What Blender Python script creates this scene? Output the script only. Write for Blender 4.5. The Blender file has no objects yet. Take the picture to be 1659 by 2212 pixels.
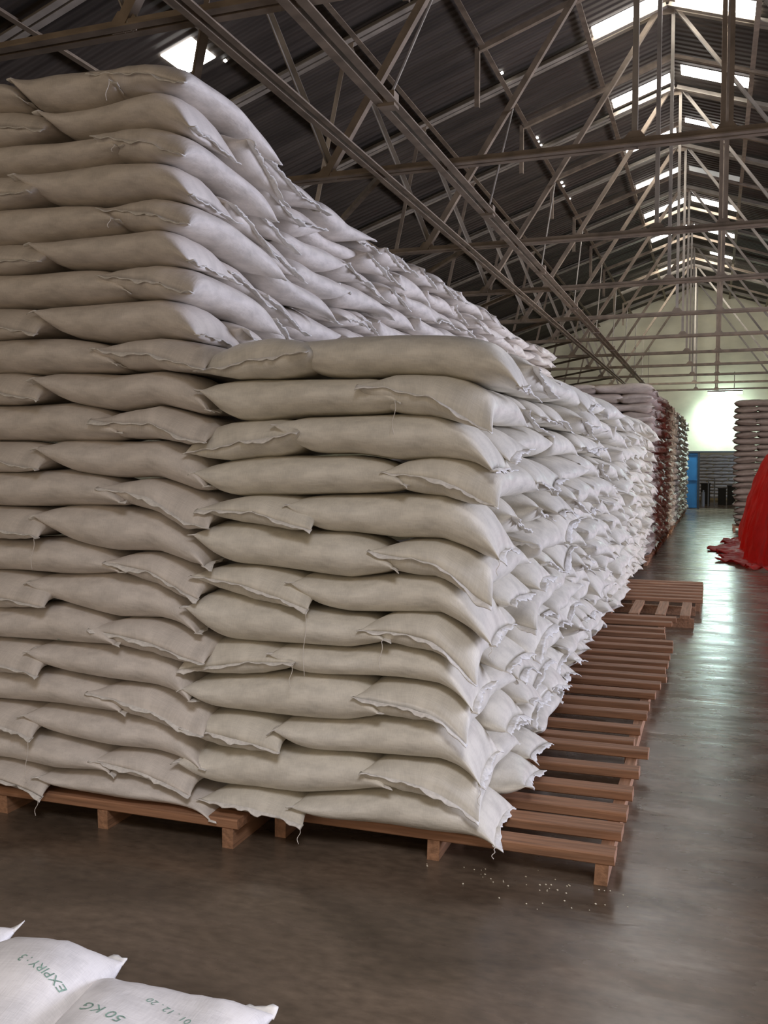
import bpy, math, random
import numpy as np
from mathutils import Matrix, Vector
from mathutils.bvhtree import BVHTree
SC = bpy.context.scene
COL = SC.collection
rnd = random.Random(7)

# ------------------------------------------------------------------ camera
F_PX, CX, CY, CAM_H = 2000.0, 829.5, 1106.0, 1.75
PSI, TH = math.radians(19.5552), math.radians(3.17666)
Fv = Vector((-math.sin(PSI)*math.cos(TH), math.cos(PSI)*math.cos(TH), -math.sin(TH)))
Rv = Vector((math.cos(PSI), math.sin(PSI), 0))
Uv = Rv.cross(Fv)
CAM = Vector((0, 0, CAM_H))
cd = bpy.data.cameras.new('camera')
cam = bpy.data.objects.new('camera', cd)
COL.objects.link(cam)
cam.matrix_world = Matrix(((Rv.x, Uv.x, -Fv.x, 0), (Rv.y, Uv.y, -Fv.y, 0), (Rv.z, Uv.z, -Fv.z, CAM_H), (0, 0, 0, 1)))
cd.sensor_fit = 'VERTICAL'
cd.sensor_height = 36
cd.lens = 36*F_PX/2212
cd.clip_end = 200
SC.camera = cam

# ------------------------------------------------------------------ light
SC.view_settings.view_transform = 'Standard'
SC.view_settings.look = 'None'
SC.view_settings.gamma = 1
SC.view_settings.use_curve_mapping = False
SC.view_settings.exposure = 0.35
w = bpy.data.worlds.new('world')
SC.world = w
w.use_nodes = True
w.node_tree.nodes['Background'].inputs[0].default_value = (1.0, 0.78, 0.575, 1)
w.node_tree.nodes['Background'].inputs[1].default_value = 0.32


def area(name, loc, direction, sx, sy, power, color, spread=180):
    l = bpy.data.lights.new(name, 'AREA')
    l.shape = 'RECTANGLE'
    l.size, l.size_y, l.energy, l.color = sx, sy, power, color
    l.spread = math.radians(spread)
    o = bpy.data.objects.new(name, l)
    COL.objects.link(o)
    o.location = loc
    o.rotation_euler = Vector(direction).to_track_quat('-Z', 'Y').to_euler()
    return o


# daylight through the wide loading doorway in the right-hand wall
area('daylight_right_doorway', (11.3, 8.6, 2.6), (-1, 0, -0.02), 9.0, 4.6, 1720, (0.73, 0.77, 1.0))
area('front_face_fill', (-2.0, -9.0, 3.4), (0, 1, -0.15), 5.0, 4.5, 85, (1.0, 0.90, 0.78))  # added warm fill for the stack fronts, no doorway stands there
area('foreground_fill', (1.2, -1.5, 5.5), (-0.35, 0.45, -1), 1.6, 1.6, 45, (0.95, 0.93, 1.0), 70)  # unseen fill lamp over the foreground pile, no roof opening above it

area('tarp_backlight', (11.3, 18.9, 1.5), (-1, 0, 0), 4.6, 2.6, 190, (1.0, 0.93, 0.86), 80)  # added light shining through the tarpaulin to tint the rear stack pink
# added fill aimed at the far gable, hung below the ridge skylights
area('gable_fill', (-0.7, 29.0, 7.2), (0.05, 0.75, -0.6), 2.0, 1.5, 95, (1.0, 0.97, 0.92))

# ------------------------------------------------------------------ materials


def mat(name, color, rough=0.6, noise=None, bump=None, spec=0.5, metal=0.0, uv=False):
    """noise=(scale vector, amount, detail) tints the colour; bump=(scale vector, strength, distance)"""
    m = bpy.data.materials.new(name)
    m.use_nodes = True
    nt = m.node_tree
    N, L = nt.nodes, nt.links
    b = N['Principled BSDF']
    b.inputs['Roughness'].default_value = rough
    b.inputs['Metallic'].default_value = metal
    b.inputs['Specular IOR Level'].default_value = spec
    b.inputs['Base Color'].default_value = (*color, 1)
    tc = N.new('ShaderNodeTexCoord')
    src = tc.outputs['UV' if uv else 'Object']
    if noise:
        mp = N.new('ShaderNodeMapping')
        mp.inputs['Scale'].default_value = noise[0]
        L.new(src, mp.inputs[0])
        nz = N.new('ShaderNodeTexNoise')
        nz.inputs['Scale'].default_value = 1
        nz.inputs['Detail'].default_value = noise[2]
        L.new(mp.outputs[0], nz.inputs['Vector'])
        cr = N.new('ShaderNodeValToRGB')
        a = noise[1]
        cr.color_ramp.elements[0].position = 0.3
        cr.color_ramp.elements[1].position = 0.7
        cr.color_ramp.elements[0].color = (*[c*(1-a) for c in color], 1)
        cr.color_ramp.elements[1].color = (*[min(1, c*(1+a)) for c in color], 1)
        L.new(nz.outputs['Fac'], cr.inputs[0])
        L.new(cr.outputs[0], b.inputs['Base Color'])
    if bump:
        mp = N.new('ShaderNodeMapping')
        mp.inputs['Scale'].default_value = bump[0]
        L.new(src, mp.inputs[0])
        nz = N.new('ShaderNodeTexNoise')
        nz.inputs['Scale'].default_value = 1
        nz.inputs['Detail'].default_value = 3
        L.new(mp.outputs[0], nz.inputs['Vector'])
        bp = N.new('ShaderNodeBump')
        bp.inputs['Strength'].default_value = bump[1]
        bp.inputs['Distance'].default_value = bump[2]
        L.new(nz.outputs['Fac'], bp.inputs['Height'])
        L.new(bp.outputs[0], b.inputs['Normal'])
    return m


def fabric(name, color, rough=0.42):
    """woven plastic sacking: warp and weft streaks, a faint grain, a slight sheen"""
    m = bpy.data.materials.new(name)
    m.use_nodes = True
    nt = m.node_tree
    N, L = nt.nodes, nt.links
    b = N['Principled BSDF']
    b.inputs['Roughness'].default_value = rough
    b.inputs['Specular IOR Level'].default_value = 0.35
    tc = N.new('ShaderNodeTexCoord')
    outs = []
    for sc_ in ((260, 22, 1), (22, 260, 1), (9, 9, 1)):
        mp = N.new('ShaderNodeMapping')
        mp.inputs['Scale'].default_value = sc_
        L.new(tc.outputs['UV'], mp.inputs[0])
        nz = N.new('ShaderNodeTexNoise')
        nz.inputs['Scale'].default_value = 1
        nz.inputs['Detail'].default_value = 2
        L.new(mp.outputs[0], nz.inputs['Vector'])
        outs.append(nz.outputs['Fac'])
    a = N.new('ShaderNodeMath')
    a.operation = 'ADD'
    L.new(outs[0], a.inputs[0])
    L.new(outs[1], a.inputs[1])
    h = N.new('ShaderNodeMath')
    h.operation = 'MULTIPLY_ADD'
    L.new(a.outputs[0], h.inputs[0])
    h.inputs[1].default_value = 0.35
    L.new(outs[2], h.inputs[2])
    cr = N.new('ShaderNodeValToRGB')
    cr.color_ramp.elements[0].position = 0.55
    cr.color_ramp.elements[1].position = 1.15
    cr.color_ramp.elements[0].color = (*[c*0.78 for c in color], 1)
    cr.color_ramp.elements[1].color = (*[min(1, c*1.10) for c in color], 1)
    L.new(h.outputs[0], cr.inputs[0])
    L.new(cr.outputs[0], b.inputs['Base Color'])
    mp = N.new('ShaderNodeMapping')
    mp.inputs['Scale'].default_value = (14, 14, 1)
    L.new(tc.outputs['UV'], mp.inputs[0])
    n2 = N.new('ShaderNodeTexNoise')
    n2.inputs['Scale'].default_value = 1
    n2.inputs['Detail'].default_value = 2
    L.new(mp.outputs[0], n2.inputs['Vector'])
    h2 = N.new('ShaderNodeMath')
    h2.operation = 'MULTIPLY_ADD'
    L.new(a.outputs[0], h2.inputs[0])
    h2.inputs[1].default_value = 0.10
    L.new(n2.outputs['Fac'], h2.inputs[2])
    bp = N.new('ShaderNodeBump')
    bp.inputs['Strength'].default_value = 0.35
    bp.inputs['Distance'].default_value = 0.012
    L.new(h2.outputs[0], bp.inputs['Height'])
    L.new(bp.outputs[0], b.inputs['Normal'])
    return m


def emit(name, color, strength):
    m = bpy.data.materials.new(name)
    m.use_nodes = True
    b = m.node_tree.nodes['Principled BSDF']
    b.inputs['Base Color'].default_value = (*color, 1)
    b.inputs['Emission Color'].default_value = (*color, 1)
    b.inputs['Emission Strength'].default_value = strength
    return m


M = {}
M['sackA'] = fabric('woven_sacking', (0.74, 0.685, 0.62))
M['sackB'] = fabric('woven_sacking_cream', (0.74, 0.70, 0.605))
M['sackC'] = fabric('woven_sacking_white', (0.76, 0.73, 0.70))
M['sackD'] = fabric('woven_sacking_brown', (0.30, 0.235, 0.185), 0.6)
M['sackE'] = fabric('woven_sacking_grey', (0.54, 0.455, 0.38), 0.45)
M['hem'] = mat('frayed_sacking', (0.80, 0.77, 0.71), 0.7, ((60, 60, 60), 0.12, 2))
M['thread'] = mat('white_thread', (0.75, 0.70, 0.62), 0.8)
M['ink'] = mat('green_ink', (0.24, 0.36, 0.29), 0.6, ((90, 90, 90), 0.35, 3))
M['wood'] = mat('pallet_wood', (0.36, 0.185, 0.10), 0.62, ((2.5, 45, 45), 0.30, 4), ((3, 60, 60), 0.35, 0.01))
M['wood2'] = mat('pallet_wood_pale', (0.40, 0.215, 0.12), 0.62, ((45, 2.5, 45), 0.28, 4), ((60, 3, 60), 0.35, 0.01))
M['steel'] = mat('dusty_steel', (0.245, 0.19, 0.135), 0.65, ((6, 6, 6), 0.30, 4), None, 0.4)
M['steel2'] = mat('galvanised_steel', (0.30, 0.26, 0.21), 0.5, ((4, 4, 4), 0.25, 3), None, 0.5)
M['blue'] = mat('blue_paint', (0.03, 0.16, 0.36), 0.4, ((3, 3, 3), 0.15, 3))
M['darkmetal'] = mat('dark_metal', (0.03, 0.035, 0.045), 0.4)
M['grey'] = mat('grey_plastic', (0.25, 0.30, 0.36), 0.35)
M['kernel'] = mat('maize_kernel', (0.75, 0.68, 0.5), 0.6)
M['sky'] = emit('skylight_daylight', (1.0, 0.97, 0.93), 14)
M['skydim'] = emit('dim_skylight', (0.50, 0.50, 0.48), 0.35)  # one panel set grey with weaker emission than the others
M['tube'] = emit('fluorescent_tube', (0.72, 1.0, 0.98), 30)
M['wall'] = mat('distempered_wall', (0.82, 0.77, 0.56), 0.8, ((0.8, 0.8, 1.6), 0.16, 5), ((6, 6, 6), 0.2, 0.02))


def floor_mat():
    m = bpy.data.materials.new('polished_concrete')
    m.use_nodes = True
    N, L = m.node_tree.nodes, m.node_tree.links
    b = N['Principled BSDF']
    tc = N.new('ShaderNodeTexCoord')

    def nz(scale, detail, src=None, dist=0.0):
        mp = N.new('ShaderNodeMapping')
        mp.inputs['Scale'].default_value = scale
        L.new(tc.outputs['Object'], mp.inputs[0])
        n = N.new('ShaderNodeTexNoise')
        n.inputs['Scale'].default_value = 1
        n.inputs['Detail'].default_value = detail
        n.inputs['Distortion'].default_value = dist
        L.new(mp.outputs[0], n.inputs['Vector'])
        return n.outputs['Fac']
    big = nz((1.3, 2.2, 1), 8, dist=0.8)
    cr = N.new('ShaderNodeValToRGB')
    e = cr.color_ramp.elements
    e[0].position, e[0].color = 0.30, (0.082, 0.060, 0.041, 1)
    e[1].position, e[1].color = 0.72, (0.19, 0.140, 0.098, 1)
    L.new(big, cr.inputs[0])
    fine = nz((14, 26, 1), 8)
    mx = N.new('ShaderNodeMix')
    mx.data_type = 'RGBA'
    mx.blend_type = 'OVERLAY'
    mx.inputs[0].default_value = 0.55
    L.new(cr.outputs[0], mx.inputs[6])
    L.new(fine, mx.inputs[7])
    L.new(mx.outputs[2], b.inputs['Base Color'])
    ru = nz((2.2, 5, 1), 5)
    mr = N.new('ShaderNodeMapRange')
    mr.inputs[1].default_value, mr.inputs[2].default_value = 0.3, 0.7
    mr.inputs[3].default_value, mr.inputs[4].default_value = 0.17, 0.34
    L.new(ru, mr.inputs[0])
    L.new(mr.outputs[0], b.inputs['Roughness'])
    b.inputs['Specular IOR Level'].default_value = 0.6
    wv = nz((1.6, 5.0, 1), 4)
    bp = N.new('ShaderNodeBump')
    bp.inputs['Strength'].default_value = 0.5
    bp.inputs['Distance'].default_value = 0.012
    L.new(wv, bp.inputs['Height'])
    L.new(bp.outputs[0], b.inputs['Normal'])
    return m


def roof_mat():
    m = mat('corrugated_roof_sheet', (0.075, 0.060, 0.048), 0.7, ((0.6, 3, 1), 0.4, 5), None, 0.3)
    N, L = m.node_tree.nodes, m.node_tree.links
    b = N['Principled BSDF']
    tc = N.new('ShaderNodeTexCoord')
    wv = N.new('ShaderNodeTexWave')
    wv.bands_direction = 'Y'
    wv.inputs['Scale'].default_value = 2.1
    L.new(tc.outputs['Object'], wv.inputs['Vector'])
    bp = N.new('ShaderNodeBump')
    bp.inputs['Strength'].default_value = 1.0
    bp.inputs['Distance'].default_value = 0.04
    L.new(wv.outputs['Fac'], bp.inputs['Height'])
    L.new(bp.outputs[0], b.inputs['Normal'])
    return m


def tarp_mat():
    m = mat('red_tarpaulin', (0.50, 0.022, 0.018), 0.45, ((5, 5, 5), 0.18, 4), ((9, 9, 9), 0.5, 0.03))
    N, L = m.node_tree.nodes, m.node_tree.links
    b = N['Principled BSDF']
    tr = N.new('ShaderNodeBsdfTranslucent')
    tr.inputs[0].default_value = (0.9, 0.10, 0.06, 1)
    mx = N.new('ShaderNodeMixShader')
    mx.inputs[0].default_value = 0.33
    L.new(b.outputs[0], mx.inputs[1])
    L.new(tr.outputs[0], mx.inputs[2])
    L.new(mx.outputs[0], N['Material Output'].inputs['Surface'])
    return m


M['floor'] = floor_mat()
M['roof'] = roof_mat()
M['tarp'] = tarp_mat()

# ------------------------------------------------------------------ helpers


def link(name, V, Fc, m, parent=None, smooth=False, uv=None):
    me = bpy.data.meshes.new(name)
    me.from_pydata([tuple(map(float, v)) for v in V], [], Fc)
    if smooth:
        me.shade_smooth()
    if uv is not None:
        lay = me.uv_layers.new(name='UVMap')
        li = np.empty(len(me.loops), dtype=np.int32)
        me.loops.foreach_get('vertex_index', li)
        lay.data.foreach_set('uv', np.asarray(uv, dtype=np.float32)[li].ravel())
    me.materials.append(m)
    me.update()
    o = bpy.data.objects.new(name, me)
    COL.objects.link(o)
    if parent:
        o.parent = parent
        o.matrix_parent_inverse = Matrix.Translation(-Vector(parent.location))
    return o


def tag(o, label=None, cat=None, group=None, kind=None):
    for k, v in (('label', label), ('category', cat), ('group', group), ('kind', kind)):
        if v:
            o[k] = v
    return o


def empty(name, loc, label, cat, group=None):
    o = bpy.data.objects.new(name, None)
    o.location = loc
    o.empty_display_size = 0.1
    COL.objects.link(o)
    return tag(o, label, cat, group)


class MB:
    def __init__(s):
        s.v, s.f = [], []

    def box(s, a, b, ch=0.0):
        """axis-aligned box a..b with optional chamfer on the long edges"""
        x0, y0, z0 = a
        x1, y1, z1 = b
        n = len(s.v)
        s.v += [(x0, y0, z0), (x1, y0, z0), (x1, y1, z0), (x0, y1, z0), (x0, y0, z1), (x1, y0, z1), (x1, y1, z1), (x0, y1, z1)]
        s.f += [tuple(n+i for i in q) for q in ((3, 2, 1, 0), (4, 5, 6, 7), (0, 1, 5, 4), (1, 2, 6, 5), (2, 3, 7, 6), (3, 0, 4, 7))]
        return s

    def prism(s, pts, a, b, up=(0, 0, 1)):
        """extrude the closed 2-D outline pts (side, up) from point a to point b"""
        a, b = Vector(a), Vector(b)
        d = (b-a).normalized()
        up = Vector(up)
        if abs(d.dot(up)) > 0.97:
            up = Vector((0, 1, 0))
        sd = d.cross(up).normalized()
        u2 = sd.cross(d)
        n, k = len(s.v), len(pts)
        for c in (a, b):
            for p in pts:
                s.v.append(tuple(c+sd*p[0]+u2*p[1]))
        for i in range(k):
            j = (i+1) % k
            s.f.append((n+i, n+j, n+k+j, n+k+i))
        s.f.append(tuple(n+i for i in reversed(range(k))))
        s.f.append(tuple(n+k+i for i in range(k)))
        return s

    def angle(s, a, b, w_=0.06, t=0.01, flip=1, off=0.0, up=(0, 0, 1)):
        """rolled steel L-section"""
        f = flip
        P = [(off, 0), (off+f*w_, 0), (off+f*w_, t), (off+f*t, t), (off+f*t, w_), (off, w_)]
        if f < 0:
            P = P[::-1]
        return s.prism(P, a, b, up)

    def double(s, a, b, w_=0.06, gap=0.02, up=(0, 0, 1)):
        s.angle(a, b, w_, 0.01, 1, gap/2, up)
        return s.angle(a, b, w_, 0.01, -1, -gap/2, up)

    def tube(s, P, r, n=6):
        P = [Vector(p) for p in P]
        base = len(s.v)
        for i, p in enumerate(P):
            d = (P[min(i+1, len(P)-1)]-P[max(i-1, 0)]).normalized()
            h = Vector((1, 0, 0)) if abs(d.x) < 0.8 else Vector((0, 1, 0))
            a = d.cross(h).normalized()
            b = d.cross(a)
            for k in range(n):
                t = 2*math.pi*k/n
                s.v.append(tuple(p+a*(r*math.cos(t))+b*(r*math.sin(t))))
        for i in range(len(P)-1):
            for k in range(n):
                k2 = (k+1) % n
                s.f.append((base+i*n+k, base+i*n+k2, base+(i+1)*n+k2, base+(i+1)*n+k))
        s.f.append(tuple(base+k for k in reversed(range(n))))
        s.f.append(tuple(base+(len(P)-1)*n+k for k in range(n)))
        return s

    def build(s, name, m, parent=None, smooth=False):
        return link(name, s.v, s.f, m, parent, smooth)


# pixel of the photograph -> point on a plane of the place (used once, to read sizes off the photo)
def ray(px, py):
    return Fv+Rv*((px-CX)/F_PX)+Uv*((CY-py)/F_PX)


FY0, FSL = 3.70, 0.055          # front face of the two near stacks: y = FY0 + FSL*(x+0.9)


def on_front(px, py):
    d = ray(px, py)
    t = (FY0+FSL*0.9)/(d.y-FSL*d.x)
    p = CAM+d*t
    return p


def face_y(x):
    return FY0+FSL*(np.asarray(x)+0.9)


# ------------------------------------------------------------------ setting
WY = 35.4
RID_X, RID_Z, SLOPE = -0.7, 8.0, 0.34
XL, XR = -12.6, 11.4


def roof_z(x):
    return RID_Z-SLOPE*abs(x-RID_X)


b = MB()
b.box((XL-1, -10, -0.3), (XR+1, 15.57, 0)).box((XL-1, 15.63, -0.3), (XR+1, 46, 0)).box((XL-1, 15.57, -0.3), (XR+1, 15.63, -0.012))
tag(b.build('floor', M['floor']), kind='structure')
b = MB().box((XL, 15.572, -0.011), (XR, 15.628, -0.001))
tag(b.build('trim_1', M['darkmetal']), kind='structure')
m_seam = mat('joint_filler', (0.10, 0.062, 0.04), 0.8, ((8, 8, 8), 0.3, 3))
bpy.data.objects['trim_1'].data.materials[0] = m_seam

# roof: two folded corrugated sheets (thin solids)
b = MB()
for sx, xe in ((-1, XL-0.4), (1, XR+0.4)):
    n = len(b.v)
    for y in (-4, WY+0.6):
        for x, z in ((RID_X, RID_Z), (xe, roof_z(xe)), (xe, roof_z(xe)+0.04), (RID_X, RID_Z+0.04)):
            b.v.append((x, y, z))
    for q in ((0, 1, 5, 4), (1, 2, 6, 5), (2, 3, 7, 6), (3, 0, 4, 7), (0, 3, 2, 1), (4, 5, 6, 7)):
        b.f.append(tuple(n+i for i in q))
tag(b.build('ceiling', M['roof']), kind='structure')

# far gable wall with doorway
DX0, DX1, DZ = -0.95, 0.86, 2.04
b = MB()


def wall_poly(b, P, y0, y1):
    n, k = len(b.v), len(P)
    for y in (y0, y1):
        for p in P:
            b.v.append((p[0], y, p[1]))
    for i in range(k):
        j = (i+1) % k
        b.f.append((n+j, n+i, n+k+i, n+k+j))
    b.f.append(tuple(n+i for i in range(k)))
    b.f.append(tuple(n+k+i for i in reversed(range(k))))


wall_poly(b, [(XL, 0), (DX0, 0), (DX0, DZ), (DX0, roof_z(DX0)), (XL, roof_z(XL))], WY, WY+0.25)
wall_poly(b, [(DX0, DZ), (DX1, DZ), (DX1, roof_z(DX1)), (RID_X, RID_Z), (DX0, roof_z(DX0))], WY, WY+0.25)
wall_poly(b, [(DX1, 0), (XR, 0), (XR, roof_z(XR)), (DX1, roof_z(DX1)), (DX1, DZ)], WY, WY+0.25)
tag(b.build('wall_far', M['wall']), kind='structure')
b = MB().box((XL-0.25, -4, 0), (XL, WY, roof_z(XL)))
tag(b.build('wall_left', M['wall']), kind='structure')
b = MB().box((XR, -4, 0), (XR+0.25, 3.9, roof_z(XR))).box((XR, 13.3, 0), (XR+0.25, 16.4, roof_z(XR))).box((XR, 21.4, 0), (XR+0.25, WY, roof_z(XR))).box((XR, 16.4, 3.0), (XR+0.25, 21.4, roof_z(XR)))  # farther opening cut for the added light behind the tarpaulin
tag(b.build('wall_right', M['wall']), kind='structure')
# next room seen through the doorway
b = MB().box((-4, 43.5, 0), (4, 43.7, 4)).box((-4, WY+0.26, 3.2), (4, 43.5, 3.3))
tag(b.build('wall_next_room', M['wall']), kind='structure')

# skylight strips (translucent sheets let into the roof)


def sky_panel(i, x0, x1, y0, y1, m):
    n = MB()
    z0, z1 = roof_z(x0)-0.012, roof_z(x1)-0.012
    n.v = [(x0, y0, z0), (x1, y0, z1), (x1, y1, z1), (x0, y1, z0), (x0, y0, z0+0.03), (x1, y0, z1+0.03), (x1, y1, z1+0.03), (x0, y1, z0+0.03)]
    n.f = [(3, 2, 1, 0), (4, 5, 6, 7), (0, 1, 5, 4), (1, 2, 6, 5), (2, 3, 7, 6), (3, 0, 4, 7)]
    tag(n.build('window_%d' % i, m), kind='structure')


wi = 1
for y in (13.2, 15.92, 18.40, 20.95, 23.45, 26.1):
    sky_panel(wi, -1.68, -0.78, y, y+0.36 if y > 14 else y+0.55, M['sky'])
    wi += 1
for y in (13.1, 15.62, 18.02, 20.9, 23.3, 26.1, 28.8):
    sky_panel(wi, -0.60 if y < 28 else -0.2, 0.42, y, y+0.38, M['skydim'] if y == 20.9 else M['sky'])
    wi += 1
sky_panel(wi, -5.86, -5.47, 9.10, 9.62, M['sky'])
wi += 1
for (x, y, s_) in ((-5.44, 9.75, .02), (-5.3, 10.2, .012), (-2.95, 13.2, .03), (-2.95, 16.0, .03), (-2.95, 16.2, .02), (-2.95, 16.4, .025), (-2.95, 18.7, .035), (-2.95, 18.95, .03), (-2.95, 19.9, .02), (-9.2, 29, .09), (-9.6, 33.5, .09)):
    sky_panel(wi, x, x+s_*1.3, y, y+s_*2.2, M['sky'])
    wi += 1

# ------------------------------------------------------------------ roof steel
TY = [4.6+2.95*k for k in range(11)]
CZ = 4.18
ordn = ['first', 'second', 'third', 'fourth', 'fifth', 'sixth', 'seventh', 'eighth', 'ninth', 'tenth', 'eleventh', 'twelfth', 'thirteenth',
        'fourteenth', 'fifteenth', 'sixteenth', 'seventeenth', 'eighteenth', 'nineteenth', 'twentieth', 'twenty-first', 'twenty-second', 'twenty-third']


def raf(x):
    return roof_z(x)-0.13


for k, y in enumerate(TY):
    t = empty('roof_truss', (RID_X, y, CZ), 'dusty steel roof truss, %s of the row counted from the far gable wall' % ordn[10-k], 'roof truss', 'steel roof trusses')
    for xe in (XL+0.1, XR-0.1):
        MB().double((RID_X, y, raf(RID_X)), (xe, y, raf(xe)), 0.085, 0.03).build('rafter', M['steel2'], t)
    MB().double((XL+0.1, y, CZ), (XR-0.1, y, CZ), 0.062, 0.025).build('bottom_chord', M['steel'], t)
    MB().angle((-0.62, y, CZ), (-0.62, y, raf(-0.62)), 0.045, 0.008, 1, -0.02, (0, 1, 0)).build('king_post', M['steel2'], t)
    W = [(-0.8, raf(-0.8), -3.2), (-4.2, raf(-4.2), -3.15), (-4.2, raf(-4.2), -4.75), (-7.6, raf(-7.6), -5.6), (-7.6, raf(-7.6), -7.7),
         (-0.6, raf(-0.6), 2.05), (3.0, raf(3), 2.1), (3.0, raf(3), 4.0), (6.2, raf(6.2), 5.0)]
    for i, (xa, za, xb) in enumerate(W):
        MB().angle((xa, y, za), (xb, y, CZ), 0.055 if i % 3 else 0.065, 0.009, 1, -0.03).build('web_strut', M['steel2'] if i % 2 else M['steel'], t)
    MB().double((0.05, y, CZ), (0.05, y, raf(0.05)), 0.035, 0.02, (0, 1, 0)).build('hanger_post', M['steel'], t)
    for x, z in ((RID_X, raf(RID_X)-0.04), (-0.62, CZ+0.04), (-3.2, CZ+0.04), (-4.2, raf(-4.2)), (0.05, CZ+0.03)):
        g = MB().prism([(-0.08, -0.04), (0.08, -0.04), (0.09, 0.02), (0.04, 0.08), (-0.04, 0.08), (-0.09, 0.02)], (x, y-0.006, z), (x, y+0.006, z))
        g.build('gusset_plate', M['steel'], t)

# longitudinal ties along the length of the building
for x, nm in ((-2.12, 'nearer the ridge'), (-2.68, 'further left')):
    t = empty('longitudinal_tie', (x, 4.6, CZ), 'rusty steel tie running the building length over the low trusses, %s' % nm, 'beam')
    MB().double((x, 3.0, CZ-0.03), (x, WY, CZ-0.03), 0.06 if x > -2.5 else 0.045, 0.035).build('tie_bar', M['steel'], t)
    if x > -2.5:
        for k in range(10):
            ym = TY[k]+1.45
            MB().tube([(x, ym, CZ), (-2.2, TY[k+1]+0.02 if k < 9 else 34, 5.7)], 0.011).build('sag_rod', M['steel2'], t)
            g = MB().prism([(-0.06, -0.05), (0.06, -0.05), (0.06, 0.05), (-0.06, 0.05)], (x, ym-0.05, CZ), (x, ym+0.05, CZ))
            g.build('joint_plate', M['steel'], t)
# diagonal wind bracing between the tie pair and trusses
for k in range(10):
    o = MB().angle((-2.68, TY[k], CZ+0.02), (-4.75, TY[k+1], CZ+0.02), 0.045, 0.008, 1).build('wind_brace', M['steel'])
    tag(o, 'thin steel diagonal brace left of the ties, %s bay from the gable wall' % ordn[9-k], 'brace', 'diagonal roof braces')
# purlins
for i, x in enumerate((-1.75, -2.95, -4.1, -5.25, -6.4, -7.6, -8.8, -10.0, -11.2)):
    o = MB().angle((x, -3, roof_z(x)-0.13), (x, WY, roof_z(x)-0.13), 0.07, 0.01, 1).build('purlin', M['steel'])
    tag(o, 'dark steel purlin under the left roof slope, %s one down from the ridge' % ordn[i], 'purlin', 'purlins of the left roof slope')
for i, x in enumerate((0.47, 1.65, 2.85, 4.0, 5.2, 6.4, 7.6, 8.8, 10.0)):
    o = MB().angle((x, -3, roof_z(x)-0.13), (x, WY, roof_z(x)-0.13), 0.07, 0.01, -1).build('purlin', M['steel'])
    tag(o, 'dark steel purlin under the right roof slope, %s one down from the ridge' % ordn[i], 'purlin', 'purlins of the right roof slope')
# light intermediate frames in every bay
for k in range(10):
    y = TY[k]+1.48
    t = empty('roof_frame', (RID_X, y, 7.5), 'light steel frame between two trusses under the ridge, %s bay from gable wall' % ordn[9-k], 'roof frame', 'light ridge frames')
    for xe in (-2.95, 1.65):
        MB().angle((RID_X, y, roof_z(RID_X)-0.2), (xe, y, roof_z(xe)-0.2), 0.07, 0.01, 1).build('frame_rail', M['steel'], t)
        MB().angle((xe, y, roof_z(xe)-0.9), (xe, y, roof_z(xe)-0.15), 0.06, 0.01, 1).build('frame_post', M['steel'], t)

# ------------------------------------------------------------------ sacks
HALF = 0.5


class Noise:
    """smooth 1-D/2-D undulation from a few sines"""

    def __init__(s, seed, amp, f0=2.0, f1=9.0, n=5):
        r = np.random.RandomState(seed)
        s.a = r.uniform(0.4, 1, n)*amp/np.sqrt(n)*1.6
        s.k = np.stack([r.uniform(f0, f1, n)*r.choice([-1, 1], n), r.uniform(f0, f1, n)*r.choice([-1, 1], n)], 1)
        s.p = r.uniform(0, 6.28, n)

    def __call__(s, x, y):
        x, y = np.asarray(x, float), np.asarray(y, float)
        return sum(a*np.sin(k[0]*x+k[1]*y+p) for a, k, p in zip(s.a, s.k, s.p))


# heights of the joints between rows, read along the two front faces (photo pixels)
AX = [0, 110, 225, 320, 400]
def _c1(v): return [100+q/2.37 for q in v]
def _c6(v): return [1250+q/2.37 for q in v]
A_ROWS = [_c6([1060, 1110, 1165, 1190, 1215]), _c6([950, 1003, 1010, 1062, 1110]), _c6([795, 835, 893, 920, 970]), _c6([648, 672, 715, 745, 805]),
          _c6([490, 497, 543, 575, 625]), _c6([325, 345, 358, 395, 435]), _c6([158, 145, 213, 228, 275]), [1240, 1245, 1245, 1265, 1298],
          [1168, 1168, 1195, 1200, 1222], [1095, 1093, 1095, 1105, 1148], [1020, 1017, 1033, 1035, 1060], [953, 950, 952, 947, 963],
          [870, 868, 885, 872, 890], _c1([1660, 1660, 1665, 1645, 1670]), _c1([1490, 1480, 1500, 1475, 1492]), _c1([1315, 1305, 1285, 1270, 1295]),
          _c1([1140, 1120, 1108, 1095, 1105]), _c1([990, 965, 935, 915, 935]), _c1([803, 775, 775, 748, 768]), _c1([640, 610, 565, 553, 578]),
          _c1([475, 452, 405, 390, 420]), _c1([305, 303, 255, 192, 212]), _c1([140, 105, 70, 48, 62])]
BX = [440, 540, 640, 740, 840, 940, 1030]
def _c5(v): return [700+q/2.074 for q in v]
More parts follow.
